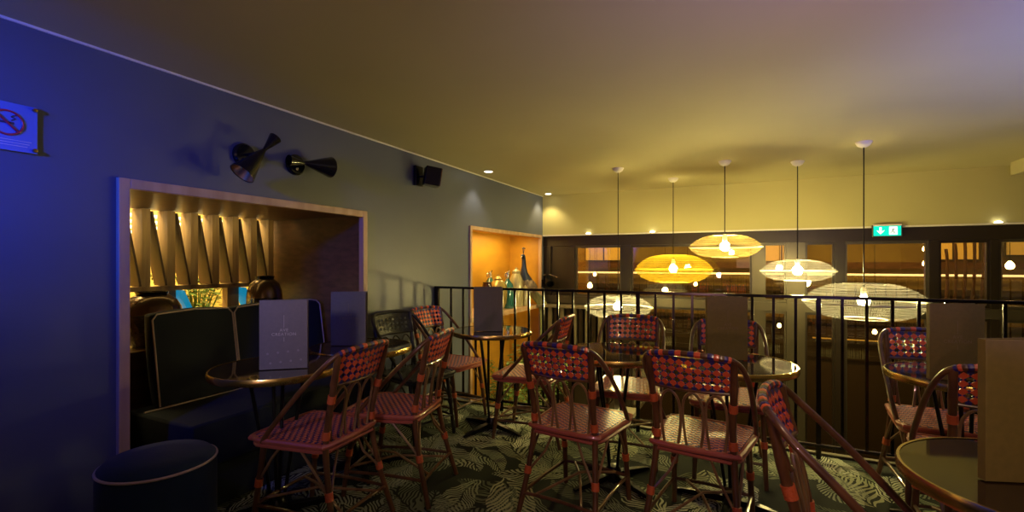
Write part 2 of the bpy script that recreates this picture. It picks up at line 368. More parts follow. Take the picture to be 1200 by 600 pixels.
# slatted screen at the alcove back
scr = thing('slatted_screen', 'timber screen of posts and slanted boards at the back of the bench alcove', 'screen', (-3.5, 2.0, 0))
def rel(o, p): return None
def local_box(name, lo, hi, m, par, bevel=0):
    L = par.location; return box(name, [a-b for a, b in zip(lo, L)], [a-b for a, b in zip(hi, L)], m, par, bevel)
ys = [1.29+.15*i for i in range(10)]
local_box('bottom_rail', (-3.55, 1.16, 1.065), (-3.45, 2.70, 1.095), 'slat', scr)
for i, y in enumerate(ys):
    local_box('post', (-3.56, y-.024, 1.096), (-3.44, y+.024, 1.598), 'slat', scr)
    if i < len(ys)-1:
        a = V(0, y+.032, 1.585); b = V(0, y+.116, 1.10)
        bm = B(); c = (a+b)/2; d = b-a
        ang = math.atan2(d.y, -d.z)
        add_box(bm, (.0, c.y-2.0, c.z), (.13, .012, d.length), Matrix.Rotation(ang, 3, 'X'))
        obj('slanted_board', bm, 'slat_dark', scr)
for y in (1.89, 2.34):
    local_box('lower_post', (-3.53, y-.045, .75), (-3.47, y+.045, 1.064), 'slat', scr)
    bm = B(); a = V(0, y+.06, 1.055); b = V(0, y+.19, .76); c = (a+b)/2; d = b-a
    add_box(bm, (.02, c.y-2.0, c.z), (.10, .035, d.length), Matrix.Rotation(math.atan2(d.y, -d.z), 3, 'X'))
    o = obj('cyan_board', bm, 'cyan', scr); o['label'] = 'cyan slanted board'
tag(box('alcove_ledge', (-3.56, N1[0]+.002, 0.001), (-3.06, N1[1]-.002, .75), 'walnut'), 'dark wooden ledge box behind the bench, carrying two black vases', 'ledge')
for i in range(5):
    tag(tube('light_tube', [(-3.85-.18*i, .8, 1.585-.03*i), (-3.85-.18*i, 3.5, 1.585-.03*i)], .012, 'tube'), ('first', 'second', 'third', 'fourth', 'fifth')[i]+' pale overhead light tube counted outward behind the slatted screen', 'light', 'light tubes beyond the screen')

# ------------------------------------------------------------------ windows at the back
G0 = 6.26
cols = [(-2.50, -2.40), (-2.13, -2.05), (-1.42, -1.30), (.10, .22), (.45, .63), (.91, 1.0), (1.71, 1.79), (2.18, 2.24), (2.9, 3.0), (3.6, 3.69)]
struct(box('trim_5', (XW, YB+.02, 1.48), (3.7, G0+.06, ZT-.013), 'frame'))
bm = B(); add_span(bm, (XW, YB+.01, .70), (3.7, G0+.06, .80)); struct(obj('trim_6', bm, 'frame_light'))
struct(box('wall_below_glass', (XW, G0+.07, -2.6), (3.7, G0+.12, -1.3), 'frame'))
for i, (a, b) in enumerate(cols[:-1]):
    x0, x1 = b, cols[i+1][0]
    bm = B()
    m = 'frame' if i not in (3, 4) else 'frame_light'
    add_span(bm, (a, YB+.02, -1.3), (b, G0+.05, 1.479))
    f = struct(obj('window_%d' % (i+1), bm, m))
    if i == 0:
        box('panel', (x0, G0-.01, -1.3), (x1, G0+.02, 1.479), 'frame', f)
    else:
        bm = B(); t = .022
        for lo, hi in (((x0, 0, 1.45), (x1, 0, 1.479)), ((x0, 0, .801), (x1, 0, .83)), ((x0, 0, .83), (x0+t, 0, 1.45)), ((x1-t, 0, .83), (x1, 0, 1.45)), ((x0, 0, .67), (x1, 0, .699)), ((x0, 0, -1.3), (x0+t, 0, .67)), ((x1-t, 0, -1.3), (x1, 0, .67))):
            add_span(bm, (lo[0], G0-.02, lo[2]), (hi[0], G0+.03, hi[2]))
        obj('window_frame', bm, 'frame_light' if i % 2 else 'frame', f)
        box('pane', (x0+.001, G0+.004, -1.3), (x1-.001, G0+.010, 1.479), 'pane', f)
# beyond the glass
struct(box('wall_beyond_glass', (-4.2, 9.0, -2.6), (5.5, 9.1, 2.6), 'far_wall'))
struct(box('ceiling_beyond_glass', (-4.2, 6.4, 2.4), (5.5, 9.1, 2.5), 'far_dark'))
struct(box('wall_beyond_left', (-4.2, 6.4, -2.6), (-4.1, 9.0, 2.4), 'far_wall'))
struct(box('wall_beyond_right', (5.4, 6.4, -2.6), (5.5, 9.0, 2.4), 'far_wall'))
struct(box('wall_beyond_low', (-4.1, 8.93, -2.6), (5.4, 8.995, .34), 'far_dark'))
for i, (z0, z1) in enumerate(((1.16, 1.26), (.78, .86), (.30, .36), (-.25, -.17))):
    struct(box('trim_%d' % (7+i), (-4.1, 8.9, z0), (5.4, 8.99, z1), 'far_dark' if i else 'walnut'))
tag(box('light_strip', (-4.0, 8.86, 1.055), (5.3, 8.89, 1.085), 'strip'), 'long thin glowing light strip on the far wall behind the windows', 'light strip')
tag(box('light_strip', (1.0, 8.86, .06), (5.3, 8.89, .075), 'litwin'), 'dim lower light strip far behind the right windows', 'light strip')
for x0, x1, z0, z1, lb in ((-2.72, -2.02, 1.30, 1.56, 'small gold lit window far behind the leftmost glass pane'),
                       (.30, .85, 1.28, 1.56, 'small gold lit window far behind the middle of the glazing'),
                       (2.45, 3.0, 1.3, 1.66, 'gold lit window far behind the pane right of the exit sign'),
                       (3.28, 4.3, 1.36, 1.60, 'bright yellow lit window at the far right behind the glass')):
    t = thing('lit_window', lb, 'lit window', ((x0+x1)/2, 8.95, z0), 0, 'lit windows beyond the glazing')
    w2 = (x1-x0)/2; h = z1-z0
    box('glow_panel', (-w2, -.02, 0), (w2, .01, h), 'litwin', t)
    bm = B(); add_span(bm, (-w2-.02, -.05, -.02), (w2+.02, .02, 0)); add_span(bm, (-w2-.02, -.05, h), (w2+.02, .02, h+.02))
    add_span(bm, (-w2-.02, -.05, 0), (-w2, .02, h)); add_span(bm, (w2, -.05, 0), (w2+.02, .02, h)); add_span(bm, (-.01, -.04, 0), (.01, 0, h))
    obj('frame', bm, 'far_dark', t)
C_, S_ = math.cos(math.radians(YAW)), math.sin(math.radians(YAW))
for px, pz, py, lb in ((-2.16, .893, 7.3, 'brightest of the small hanging bulbs behind the left window'), (-2.08, 1.07, 7.3, 'upper small hanging bulb behind the left window'),
                (-2.05, .72, 7.3, 'lowest small hanging bulb behind the left window'),
                (-.62, .94, 7.5, 'small hanging bulb glimpsed right of the yellow pendant'), (1.1, .95, 7.5, 'small hanging bulb behind glass right of the white pendant'),
                (2.05, .92, 7.5, 'small hanging bulb behind glass left of the standing menu'), (2.02, 1.42, 7.5, 'upper hanging bulb behind glass below the exit sign'),
                (2.02, 1.24, 7.5, 'lower hanging bulb behind glass below the exit sign'), (2.72, 1.22, 7.3, 'bright hanging bulb behind the far right pane'),
                (.45, .40, 7.4, 'low hanging bulb behind glass under the white pendants'), (1.5, .38, 7.4, 'low hanging bulb behind glass left of the menu')):
    t = thing('hanging_bulb', lb, 'bulb', (px, py, pz), 0, 'small bulbs beyond the glazing')
    big = 'bright' in lb
    lathe('bulb', [(.0, -.03), (.018, -.024), (.027, -.005), (.022, .015), (.010, .032), (0, .034)] if not big else [(0, -.045), (.03, -.035), (.042, -.005), (.032, .025), (.012, .05), (0, .052)], 'bulb_small', t, seg=12)
    tube('cord', [(0, 0, .035), (0, 0, 2.39-pz)], .003, 'black', t, 6)
# dark slatted sculpture and patterned column beyond the right panes
sl = thing('leaning_slat_rack', 'dark rack of leaning curved slats behind the glass right of the exit sign', 'rack', (2.45, 7.6, 0))
box('back_post', (.22, -.05, -2.58), (.30, .05, 1.62), 'far_dark', sl)
for k in range(7):
    x = -.38+.085*k; h = .55+.105*k
    tube('slat', smooth_path([(x-.10, .0, .35), (x, -.02, .62+.05*k), (x+.03, .02, .75+h*.62), (x+.02, .03, .95+h*.62)], 4), .016, 'walnut', sl, 6)
box('foot_beam', (-.5, -.06, .28), (.3, .06, .35), 'far_dark', sl)
tag(lathe('patterned_column', [(.09, -2.6), (.09, 0)] + [(.075+.02*(k % 2), .05*k) for k in range(1, 33)] + [(.05, 1.66)], 'stone', c=(3.05, 7.5, 0), seg=14), 'beaded pale column behind the glass, beside the leaning slats', 'column')
# radiator at the back-left corner
M['fin'] = mat('radiator_fin', (.16, .13, .08), .4)
rd = thing('radiator', 'low ribbed radiator with pale top ledge in the far corner beyond the railing', 'radiator', (-2.0, 6.05, -.1))
box('top_ledge', (-.48, -.16, .76), (.55, .10, .79), 'fin', rd, .003)
for k in range(11): box('fin', (-.42+.085*k, -.10, 0), (-.37+.085*k, .06, .755), 'fin' if k % 2 else 'frame', rd)
box('body', (-.46, .065, 0), (.52, .10, .755), 'frame', rd)
struct(box('floor_stair_landing', (XW+.002, 4.0, -.66), (-1.2, YB, -.605), 'stone'))
tag(box('radiator_plinth', (-2.49, 5.85, -.604), (-1.42, 6.19, -.101), 'frame'), 'dark plinth under the ribbed radiator in the far corner', 'plinth')

# ------------------------------------------------------------------ railing
rl = thing('railing', 'black steel balustrade with thin vertical bars along the carpet edge', 'railing', (0, YR, 0))
box('handrail', (XW+.004, -.013, 1.020), (3.68, .013, 1.040), 'rail', rl, .003)
box('bottom_bar', (XW+.004, -.012, .075), (3.68, .012, .095), 'rail', rl, .003)
k = 0; x = -2.335
while x < 3.6:
    main = k % 9 == 4
    r = .014 if main else .0085
    box('post' if main else 'baluster', (x-r, -.008, 0.0 if main else .0955), (x+r, .008, 1.0195), 'rail', rl, .002); x += .126; k += 1
box('post', (XW+.006, -.014, 0), (XW+.045, .014, 1.0195), 'rail', rl)

# ------------------------------------------------------------------ chairs
def chair(name, label, wo='w_orange', wp='w_pink', wb='w_blue', cane='rattan', cane2='rattan_light', bind='bind', base='w_base'):
    t = thing(name, label, 'chair', group='woven bistro chairs')
    zs = .455
    def hw(y):   # seat half width
        u = (y+.20)/.42
        v = .178+.034*u
        if u > .82: v -= .05*((u-.82)/.18)**2
        if u < .12: v -= .03*((.12-u)/.12)**2
        return v
    # seat slab
    ysq = [-.20+.42*i/14 for i in range(15)]
    def outline(off=0, z=0):
        return [V(hw(y)+off, y, z) for y in ysq]+[V(-hw(y)-off, y, z) for y in ysq[::-1]]
    bm = B()
    tp = [bm.verts.new(p) for p in outline(-.006, zs-.006)]; bt = [bm.verts.new(p) for p in outline(-.006, zs-.032)]
    bm.faces.new(tp); bm.faces.new(bt[::-1])
    for i in range(len(tp)):
        j = (i+1) % len(tp); bm.faces.new((tp[i], bt[i], bt[j], tp[j]))
    c = .0152; rows = int(.41/c)
    for j in range(rows):
        y = -.195+c*(j+.5); h = hw(y)-.010; i = 0
        x = -h-((j % 2)*1.45)*c
        while x < h:
            for (n, mi) in ((1.55, 1), (1.35, 2)):
                a, b = max(x, -h), min(x+n*c, h)
                if b-a > .004:
                    ym = y; zt = zs+(.0012 if mi == 1 else .0004)
                    add_span(bm, (a+.0008, ym-c*.44, zs-.0065), (b-.0008, ym+c*.44, zt), mi)
                x += n*c
    obj('seat', bm, [base, wp, wb], t)
    # wrapped rim: short alternating wraps along the outline
    rim = smooth_path(outline(.002, zs-.010), 2, True)
    bm = B(); add_tube(bm, rim, .0135, 8, True, 0)
    for f in bm.faces:
        pass
    bm.faces.ensure_lookup_table()
    for idx, f in enumerate(bm.faces):
        f.material_index = 0
    add_tube(bm, outline(.0, zs-.034), .009, 6, True, 0)
    obj('seat_rim', bm, [bind if wo != 'w_orange' else 'rim_cane', wb], t)
    # woven back rest
    PW, Z0, Z1 = .165, .712, .856
    def S(s, q, off=0):   # s -1..1, q 0..1
        z = Z0+(Z1-Z0)*q - .012*max(0, abs(s)-.8)/.2*q
        y = -.222-.045*q-.028*(1-s*s)
        return V(PW*s*(1+.05*q), y+off, z)
    bm = B(); nx, nz = 19, 9
    def pad(i, j, rx, rz, off, mi, square=False, th=.0028):
        cs, cq = -1+2*(i+.5)/nx, (j+.5)/nz; ds, dq = 2*rx/nx, rz/nz
        if square: K = ((-.5, -.5), (.5, -.5), (.5, .5), (-.5, .5))
        else: K = ((-1, 0), (0, -1), (1, 0), (0, 1))
        P = [S(cs+a*ds, cq+b*dq, off) for a, b in K]
        a = [bm.verts.new(p+V(0, th, 0)) for p in P]; b = [bm.verts.new(p-V(0, th, 0)) for p in P]
        for q in ((a[0], a[1], a[2], a[3]), (b[3], b[2], b[1], b[0]), (a[0], b[0], b[1], a[1]), (a[1], b[1], b[2], a[2]), (a[2], b[2], b[3], a[3]), (a[3], b[3], b[0], a[0])):
            bm.faces.new(q).material_index = mi
    for i in range(nx):
        for j in range(nz):
            e, f = i % 2 == 0, j % 2 == 0
            if i in (0, nx-1) or j in (0, nz-1): pad(i, j, 1.02, 1.02, 0, 1 if (i+j) % 2 == 0 else 2, True)
            elif not e and not f: pad(i, j, .97, .97, 0, 0, th=.0034)
            elif not (e and f): pad(i, j, .58, .60, 0, 1, th=.002)
    obj('backrest', bm, [wo, wb, cane], t)
    bm = B()
    add_tube(bm, [S(-1, 0), S(-.5, -.01), S(0, -.01), S(.5, -.01), S(1, 0)], .0075, 8)
    add_tube(bm, [S(-1, 0), S(-1.0, .5), S(-1, .98)], .0075, 8); add_tube(bm, [S(1, 0), S(1.0, .5), S(1, .98)], .0075, 8)
    obj('backrest_frame', bm, cane, t)
    # outer hoop
    hp = smooth_path([(-.208, .13, .44), (-.214, .06, .52), (-.216, -.09, .68), (-.208, -.205, .79), (-.180, -.262, .848), (-.12, -.288, .866), (0, -.298, .872),
                      (.12, -.288, .866), (.180, -.262, .848), (.208, -.205, .79), (.216, -.09, .68), (.214, .06, .52), (.208, .13, .44)], 5)
    o = tube('back_hoop', hp, .0115, cane, t, 10)
    # weave wrapped over the hoop
    bm = B(); seg = [p for p in hp if p.z > .852]
    for i in range(len(seg)-1):
        add_tube(bm, [seg[i].lerp(seg[i+1], .04), seg[i].lerp(seg[i+1], .5), seg[i].lerp(seg[i+1], .96)], [.0125, .0140, .0125], 8, mi=i % 3)
    obj('top_wrap', bm, [wb, wo, cane], t)
    # legs
    def leg(pts, r0, bands):
        P = smooth_path(pts, 5); n = len(P)
        R = [r0*(.86+.14*i/(n-1))*(1.10 if i % 6 == 3 else 1) for i in range(n)]
        bm = B(); add_tube(bm, P, R, 10); o = obj('leg', bm, cane, t)
        for z in bands:
            for a, b in zip(P[:-1], P[1:]):
                if min(a.z, b.z) <= z < max(a.z, b.z):
                    q = a.lerp(b, (z-a.z)/(b.z-a.z)); d = (b-a).normalized()
                    tube('binding', [q-d*.018, q, q+d*.018], r0*1.22, bind, o, 10)
    for s in (-1, 1):
        leg([(s*.185, .215, 0), (s*.178, .185, .22), (s*.172, .150, .44)], .0150, (.235,))
        leg([(s*.205, -.285, 0), (s*.178, -.225, .22), (s*.160, -.188, .44), (s*.158, -.205, .58), (s*.166, -.235, .70), (s*.172, -.266, .85)], .0150, (.235, .49, .655))
    # arches in the lower back
    for cx in (-.095, 0, .095):
        P = smooth_path([(cx-.030*1.0, -.186, .45), (cx-.042, -.195, .56), (cx-.036, -.215, .655), (cx, -.226, .695), (cx+.036, -.215, .655), (cx+.042, -.195, .56), (cx+.030, -.186, .45)], 4)
        tube('arch', P, .0062, cane2, t, 6)
    # stretchers
    F = lambda s: V(s*.182, .198, .13); R_ = lambda s: V(s*.190, -.252, .13)
    for a, b in ((F(-1), F(1)), (R_(-1), R_(1)), (F(-1), R_(-1)), (F(1), R_(1))):
        tube('stretcher', smooth_path([a, (a+b)/2+V(0, 0, .008), b], 4), .0085, cane, t, 8)
    for s in (-1, 1):
        tube('brace', [V(s*.180, -.232, .22), V(s*.10, -.185, .33), V(s*.06, -.175, .425)], .0065, cane2, t, 6)
        tube('brace', [V(s*.176, .185, .24), V(s*.181, .10, .36), V(s*.184, .04, .425)], .0065, cane2, t, 6)
        tube('brace', [V(s*.181, -.226, .24), V(s*.182, -.13, .35), V(s*.180, -.06, .425)], .0065, cane2, t, 6)
    tube('brace', [V(-.12, .198, .135), V(0, 0, .165), V(.12, -.25, .135)], .007, cane2, t, 6)
    tube('brace', [V(.12, .198, .135), V(0, 0, .180), V(-.12, -.25, .135)], .007, cane2, t, 6)
    return t
# back centre (x, y), facing direction (dx, dy)
CH = [
 (-1.585, 1.70, (-1, -.09), 'orange and indigo woven chair drawn up to the table beside the round ottoman'),
 (-1.50, 2.20, (-1, -.22), 'woven chair with purple back between the two menu tables along the blue wall'),
 (-2.41, 3.335, (1, -.12), 'coral woven chair standing against the wall at the railing end'),
 (-1.13, 3.22, (-1, -.05), 'woven chair seen side-on at the railing, right of the small table by the yellow alcove'),
 (-.70, 3.42, (.10, -1), 'woven chair backed against the railing below the lowest white pendant'),
 (-.09, 3.44, (.05, -1), 'woven chair backed against the railing, half hidden by the tall brown menu'),
 (-.78, 2.09, (.12, 1), 'woven chair with its back turned, in front of the table without a menu'),
 (-.20, 2.13, (.13, 1), 'woven chair with its back turned, nearest to the middle, light glinting through its holes'),
 (.09, 1.60, (1, -.13), 'close woven chair seen edge-on with two cane arms slanting down right'),
 (.915, 3.42, (.0, -1), 'woven chair facing the room behind the far right menu table'),
 (.885, 2.33, (.03, 1), 'woven chair with its back turned, beside the nearest brass-edged table'),
]
proto = None
for x, y, d, lb in CH:
    dv = Vector(d).normalized(); rz = math.atan2(dv.y, dv.x)-PI/2
    p = V(x, y, 0)+V(dv.x, dv.y, 0)*.265
    if proto is None:
        proto = chair('bistro_chair', lb); proto.location = p; proto.rotation_euler = (0, 0, rz)
    else: dup(proto, p, rz, lb)
bc = chair('bistro_chair', 'black woven chair against the wall behind the second menu table', 'w_black', 'w_black', 'w_black', 'black_cane', 'black_cane', 'black_cane', 'black_cane')  # weave and cane are black themselves
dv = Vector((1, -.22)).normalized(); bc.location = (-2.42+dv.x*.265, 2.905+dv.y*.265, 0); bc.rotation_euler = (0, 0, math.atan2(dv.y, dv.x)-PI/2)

# ------------------------------------------------------------------ tables
def table(label):
    t = thing('bistro_table', label, 'table', group='round bistro tables')
    lathe('tabletop', [(0, .712), (.2935, .712), (.2935, .7385), (0, .7385)], 'dark_glass', t, seg=56)
    bm = B(); add_lathe(bm, [(.2937, .708), (.300, .708), (.303, .716), (.303, .732), (.300, .7405), (.2937, .7405)], seg=64, cap=False); obj('brass_edge', bm, 'brass', t)
    lathe('under_plate', [(0, .700), (.14, .700), (.14, .711), (0, .711)], 'black', t, seg=24)
    for k in range(4):
        a = PI/4+k*PI/2; c, s = math.cos(a), math.sin(a)
        tube('rod', [(c*.125, s*.125, .70), (c*.07, s*.07, .36), (c*.03, s*.03, .075)], .0085, 'black', t, 8)
        bm = B()
        P = [(.0, .050, .024), (.12, .040, .020), (.25, .022, .012), (.285, .012, .010)]
        top = []; 
        for r, z, hw_ in P:
            top.append([bm.verts.new((c*r-s*hw_*q, s*r+c*hw_*q, z if lv else max(0.002, z-.03))) for q, lv in ((-1, 0), (1, 0), (1, 1), (-1, 1))])
        for a_, b_ in zip(top[:-1], top[1:]):
            for i in range(4): bm.faces.new((a_[i], a_[(i+1) % 4], b_[(i+1) % 4], b_[i]))
        bm.faces.new(top[0]); bm.faces.new(top[-1][::-1]); obj('foot', bm, 'black', t, bevel=.002)
    lathe('hub', [(.045, .002), (.045, .06), (.032, .085), (0, .088)], 'black', t, seg=20)
    return t
TB = [(-2.075, 1.63, .3, 'round table with the blue-grey lettered menu, beside the dark bench'),
      (-2.11, 2.245, .1, 'round table with the plain grey menu by the alcove corner'),
      (-1.71, 3.20, .5, 'round table standing alone at the railing before the yellow alcove'),
      (-.67, 2.735, .2, 'round table without a menu, left of the centre'),
      (-.05, 2.71, .6, 'round table with the tall brown menu at the middle of the railing'),
      (.92, 2.86, .3, 'round table at the far right with the brown menu before the railing'),
      (.665, 1.54, .2, 'nearest round table at the right, brassy top and the closest menu')]
TP = None
for x, y, rz, lb in TB:
    if TP is None: TP = table(lb); TP.location = (x, y, 0); TP.rotation_euler = (0, 0, rz)
    else: dup(TP, (x, y, 0), rz, lb)

# ------------------------------------------------------------------ menus
def lettering(parent, body, size, x, z, m, y=-.0042):
    cu = bpy.data.curves.new('lettering', 'FONT'); cu.body = body; cu.size = size; cu.align_x = 'CENTER'; cu.extrude = .0004
    cu.space_character = 1.15
    tmp = bpy.data.objects.new('tmp', cu); me = bpy.data.meshes.new_from_object(tmp); bpy.data.objects.remove(tmp)
    o = bpy.data.objects.new('lettering', me); COL.objects.link(o); o.parent = parent
    o.location = (x, y, z); o.rotation_euler = (PI/2, 0, 0); me.materials.clear(); me.materials.append(M[m]); return o
def menu(label, loc, rz, m='menu_brown', pm='print_dim', h=.33, wd=.21, face=True):
    t = thing('menu', label, 'menu', loc, rz, 'standing menus')
    fr = None
    bm = B(); add_span(bm, (-wd/2, -.003, .0), (wd/2, 0, h)); fr = obj('front_cover', bm, m, t, bevel=.001)
    bm = B(); a = math.radians(9)
    add_box(bm, (-wd/2+math.cos(a)*wd/2, .016+math.sin(a)*wd/2, h/2), (wd, .003, h), Matrix.Rotation(a, 3, 'Z')); obj('back_cover', bm, m, t)
    box('spine', (-wd/2-.003, -.003, 0), (-wd/2, .018, h), m, t)
    for k in (1, 2, 3):
        bm = B(); a = math.radians(2.2*k)
        add_box(bm, (-wd/2+.002+math.cos(a)*(wd/2-.004), .002+.003*k+math.sin(a)*wd/2, h/2), (wd-.012, .0012, h-.012), Matrix.Rotation(a, 3, 'Z')); obj('page', bm, 'paper', t)
    if face:
        box('printed_line', (-.0008, -.0042, h*.60), (.0008, -.003, h*.78), pm, t); box('printed_line', (-.0008, -.0042, h*.40), (.0008, -.003, h*.46), pm, t)
        lettering(t, 'AVE', .020, 0, h*.545, pm); lettering(t, 'CREATION', .020, 0, h*.485, pm)
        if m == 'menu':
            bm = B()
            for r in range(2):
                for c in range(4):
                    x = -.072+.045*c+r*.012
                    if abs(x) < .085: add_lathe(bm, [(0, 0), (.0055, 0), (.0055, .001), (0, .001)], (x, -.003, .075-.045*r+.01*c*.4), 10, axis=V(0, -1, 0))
            obj('reflection_dots', bm, 'reflection_dot', t)  # reflected chair pattern painted onto the cover as pale dots
    return t
M['reflection_dot'] = mat('painted_reflection', (.30, .27, .30), .4)
zt = .7415
def ang(d): return math.radians(d)
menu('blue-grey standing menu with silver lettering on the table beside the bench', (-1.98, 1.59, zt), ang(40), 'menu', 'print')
menu('dark grey standing menu on the table by the alcove corner', (-2.18, 2.21, zt), ang(27), 'menu_grey', 'print_dim')
menu('plain grey-brown menu on the table before the yellow alcove', (-1.70, 3.12, zt), ang(26), 'menu_grey', 'print_dim', face=False)
menu('tall brown menu on the middle table before the railing', (-.07, 2.74, zt), ang(26))
menu('brown menu on the far right table, in front of the railing', (.84, 2.71, zt), ang(17))
menu('closest dark olive menu at the right edge on the nearest table', (.61, 1.52, zt), ang(20), face=False)

# ------------------------------------------------------------------ ottoman and bench
ot = thing('ottoman', 'round midnight blue velvet ottoman with pale piped rim by the blue wall', 'ottoman', (-2.17, 1.145, 0))
lathe('body', [(0, .0), (.195, .0), (.205, .02), (.205, .40), (.198, .425), (.0, .425)], 'velvet_blue', ot, seg=48)
lathe('seat_pad', [(.198, .427), (.200, .438), (.18, .455), (.10, .462), (0, .464)], 'velvet_blue', ot, seg=48, cap=False)
tube('piping', [(.203*math.cos(a*PI/24), .203*math.sin(a*PI/24), .430) for a in range(48)], .0055, 'piping', ot, 8, True)
sf = thing('bench', 'midnight velvet bench with tall pale-piped back cushions set in the alcove', 'bench', (-2.75, 2.05, 0))
def pillow_box(name, lo, hi, m, par, lean=0, bulge=.02, sub=1):
    bm = B(); add_span(bm, lo, hi)
    bmesh.ops.subdivide_edges(bm, edges=bm.edges[:], cuts=5, use_grid_fill=True)
    c = Vector([(a+b)/2 for a, b in zip(lo, hi)]); h = Vector([(b-a)/2 for a, b in zip(lo, hi)])
    for v in bm.verts:
        q = V(*((v.co[i]-c[i])/h[i] for i in range(3)))
        for i in range(3):
            j, k = (i+1) % 3, (i+2) % 3
            if abs(abs(q[i])-1) < .01: v.co[i] += math.copysign(bulge*(1-q[j]**2)*(1-q[k]**2), q[i])
        v.co.x -= lean*(v.co.z-lo[2])
    for f in bm.faces: f.smooth = True
    return obj(name, bm, m, par, bevel=.012)
X0 = 2.75
local_box('base', (-3.05, 1.42, .0), (-2.42, 2.66, .22), 'velvet', sf, .01)
L = sf.location
def lb_(lo, hi): return [a-b for a, b in zip(lo, L)], [a-b for a, b in zip(hi, L)]
a, b = lb_((-2.98, 1.41, .221), (-2.40, 2.67, .455)); pillow_box('seat_cushion', a, b, 'velvet', sf, 0, .012)
for y0, y1 in ((1.50, 1.965), (1.97, 2.46), (2.465, 2.66)):
    a, b = lb_((-2.915, y0, .458), (-2.84, y1, .965))
    c = pillow_box('back_cushion', a, b, 'velvet', sf, .16, .018)
    fx = b[0]+.001; ln = .16; z0, z1 = a[2], b[2]
    P = [(fx-ln*(z-z0), y, z) for (y, z) in ((a[1]+.004, z0+.01), (a[1]+.004, z1-.03), (a[1]+.03, z1), ((a[1]+b[1])/2, z1+.012), (b[1]-.03, z1), (b[1]-.004, z1-.03), (b[1]-.004, z0+.01))]
    tube('piping', P, .0048, 'piping', c, 8)
tube('seat_piping', [(-2.825+2.75, 1.42-2.05, .463), (-2.825+2.75, 2.66-2.05, .463)], .0045, 'piping', sf, 8)

# ------------------------------------------------------------------ vases
def vase(label, loc, r, h):
    t = thing('ceramic_vase', label, 'vase', loc, 0, 'black vases on the alcove ledge')
    lathe('body', [(0, 0), (r*.62, 0), (r*.72, h*.05), (r*.93, h*.25), (r, h*.45), (r*.99, h*.60)], 'vase_tex', t, seg=40, cap=False)
    lathe('shoulder', [(r*.99, h*.60), (r*.95, h*.72), (r*.80, h*.85), (r*.56, h*.93), (r*.50, h*.94)], 'vase_smooth', t, seg=40, cap=False)
    lathe('rim', [(r*.50, h*.94), (r*.53, h*.97), (r*.55, h), (r*.48, h), (r*.44, h*.93), (r*.44, h*.6)], 'black_gloss', t, seg=40, cap=False)
    return t
vase('squat black vase with bronze shoulder on the ledge, left of the bench cushions', (-3.22, 1.66, .751), .155, .325)
vase('tall black textured vase on the ledge behind the lettered menu', (-3.25, 2.44, .751), .125, .40)

# ------------------------------------------------------------------ plants
def plant(name, label, loc, n, spread, h, pot=True, group=None, ms=('leaf', 'leaf2')):
    t = thing(name, label, 'plant', loc, 0, group); rnd = random.Random(hash(label) % 1000 if False else int(loc[1]*100))
    if pot: lathe('pot', [(0, 0), (.075, 0), (.10, .16), (.108, .17), (.10, .18), (.09, .16), (0, .155)], 'pot', t, seg=20)
    bs = .16 if pot else 0
    bm = B(); bs_ = B()
    for k in range(n):
        a = rnd.uniform(0, 2*PI); rr = spread*rnd.random()**.6; z = bs+h*rnd.uniform(.15, 1)
        top = V(rr*math.cos(a), rr*math.sin(a), z)
        if k % 5 == 0: add_tube(bs_, smooth_path([V(0, 0, bs-.01), V(top.x*.3, top.y*.3, bs+(z-bs)*.6), top], 3), .003, 4)
        for q in range(3):
            a2 = a+rnd.uniform(-1.2, 1.2); d = V(math.cos(a2), math.sin(a2), rnd.uniform(-.5, .6)).normalized(); s = d.cross(V(0, 0, 1)).normalized()
            l = rnd.uniform(.04, .08); w_ = l*.30
            o = top+V(rnd.uniform(-.03, .03), rnd.uniform(-.03, .03), rnd.uniform(-.03, .03))
            p = [o, o+d*l*.5+s*w_, o+d*l+V(0, 0, -.01), o+d*l*.5-s*w_]; c = o+d*l*.5+V(0, 0, -.006)
            vs = [bm.verts.new(x) for x in p]; vc = bm.verts.new(c); mi = rnd.random() < .3
            for i in range(4): f = bm.faces.new((vs[i], vs[(i+1) % 4], vc)); f.material_index = int(mi)
    obj('stems', bs_, 'leaf', t); o = obj('leaves', bm, list(ms), t); o['kind'] = 'stuff'
    return t
plant('potted_shrub', 'leafy green shrub beyond the railing, left under the yellow alcove', (-2.22, 4.45, -.604), 170, .22, .66)
plant('potted_shrub', 'leafy green shrub beyond the railing, middle one before the yellow alcove', (-2.18, 4.98, -.604), 190, .22, .74)
plant('potted_shrub', 'leafy green shrub beyond the railing, beside the radiator', (-2.10, 5.46, -.604), 150, .18, .55)
plant('hanging_foliage', 'dark trailing foliage behind the slatted screen above the bench', (-4.1, 2.45, 0.001), 520, .30, 1.25, True)
for i, (x, y) in enumerate(((-1.95, 4.2), (-1.8, 4.55), (-1.75, 4.9), (-1.6, 4.3), (-1.9, 4.75))):
    bm = B(); bmesh.ops.create_icosphere(bm, subdivisions=2, radius=.07)
    for v in bm.verts: v.co *= 1+random.uniform(-.15, .15); v.co.z = v.co.z*.6
    o = obj('stone', bm, 'stone'); o.location = (x, y, -.565); tag(o, ('pale stone on the landing nearest the wall and shrub', 'pale stone on the landing between the two outer ones', 'pale stone on the landing farthest from the carpet', 'pale stone on the landing standing farthest right', 'pale stone on the landing tucked under the middle shrub')[i], 'stone', 'stones on the landing')

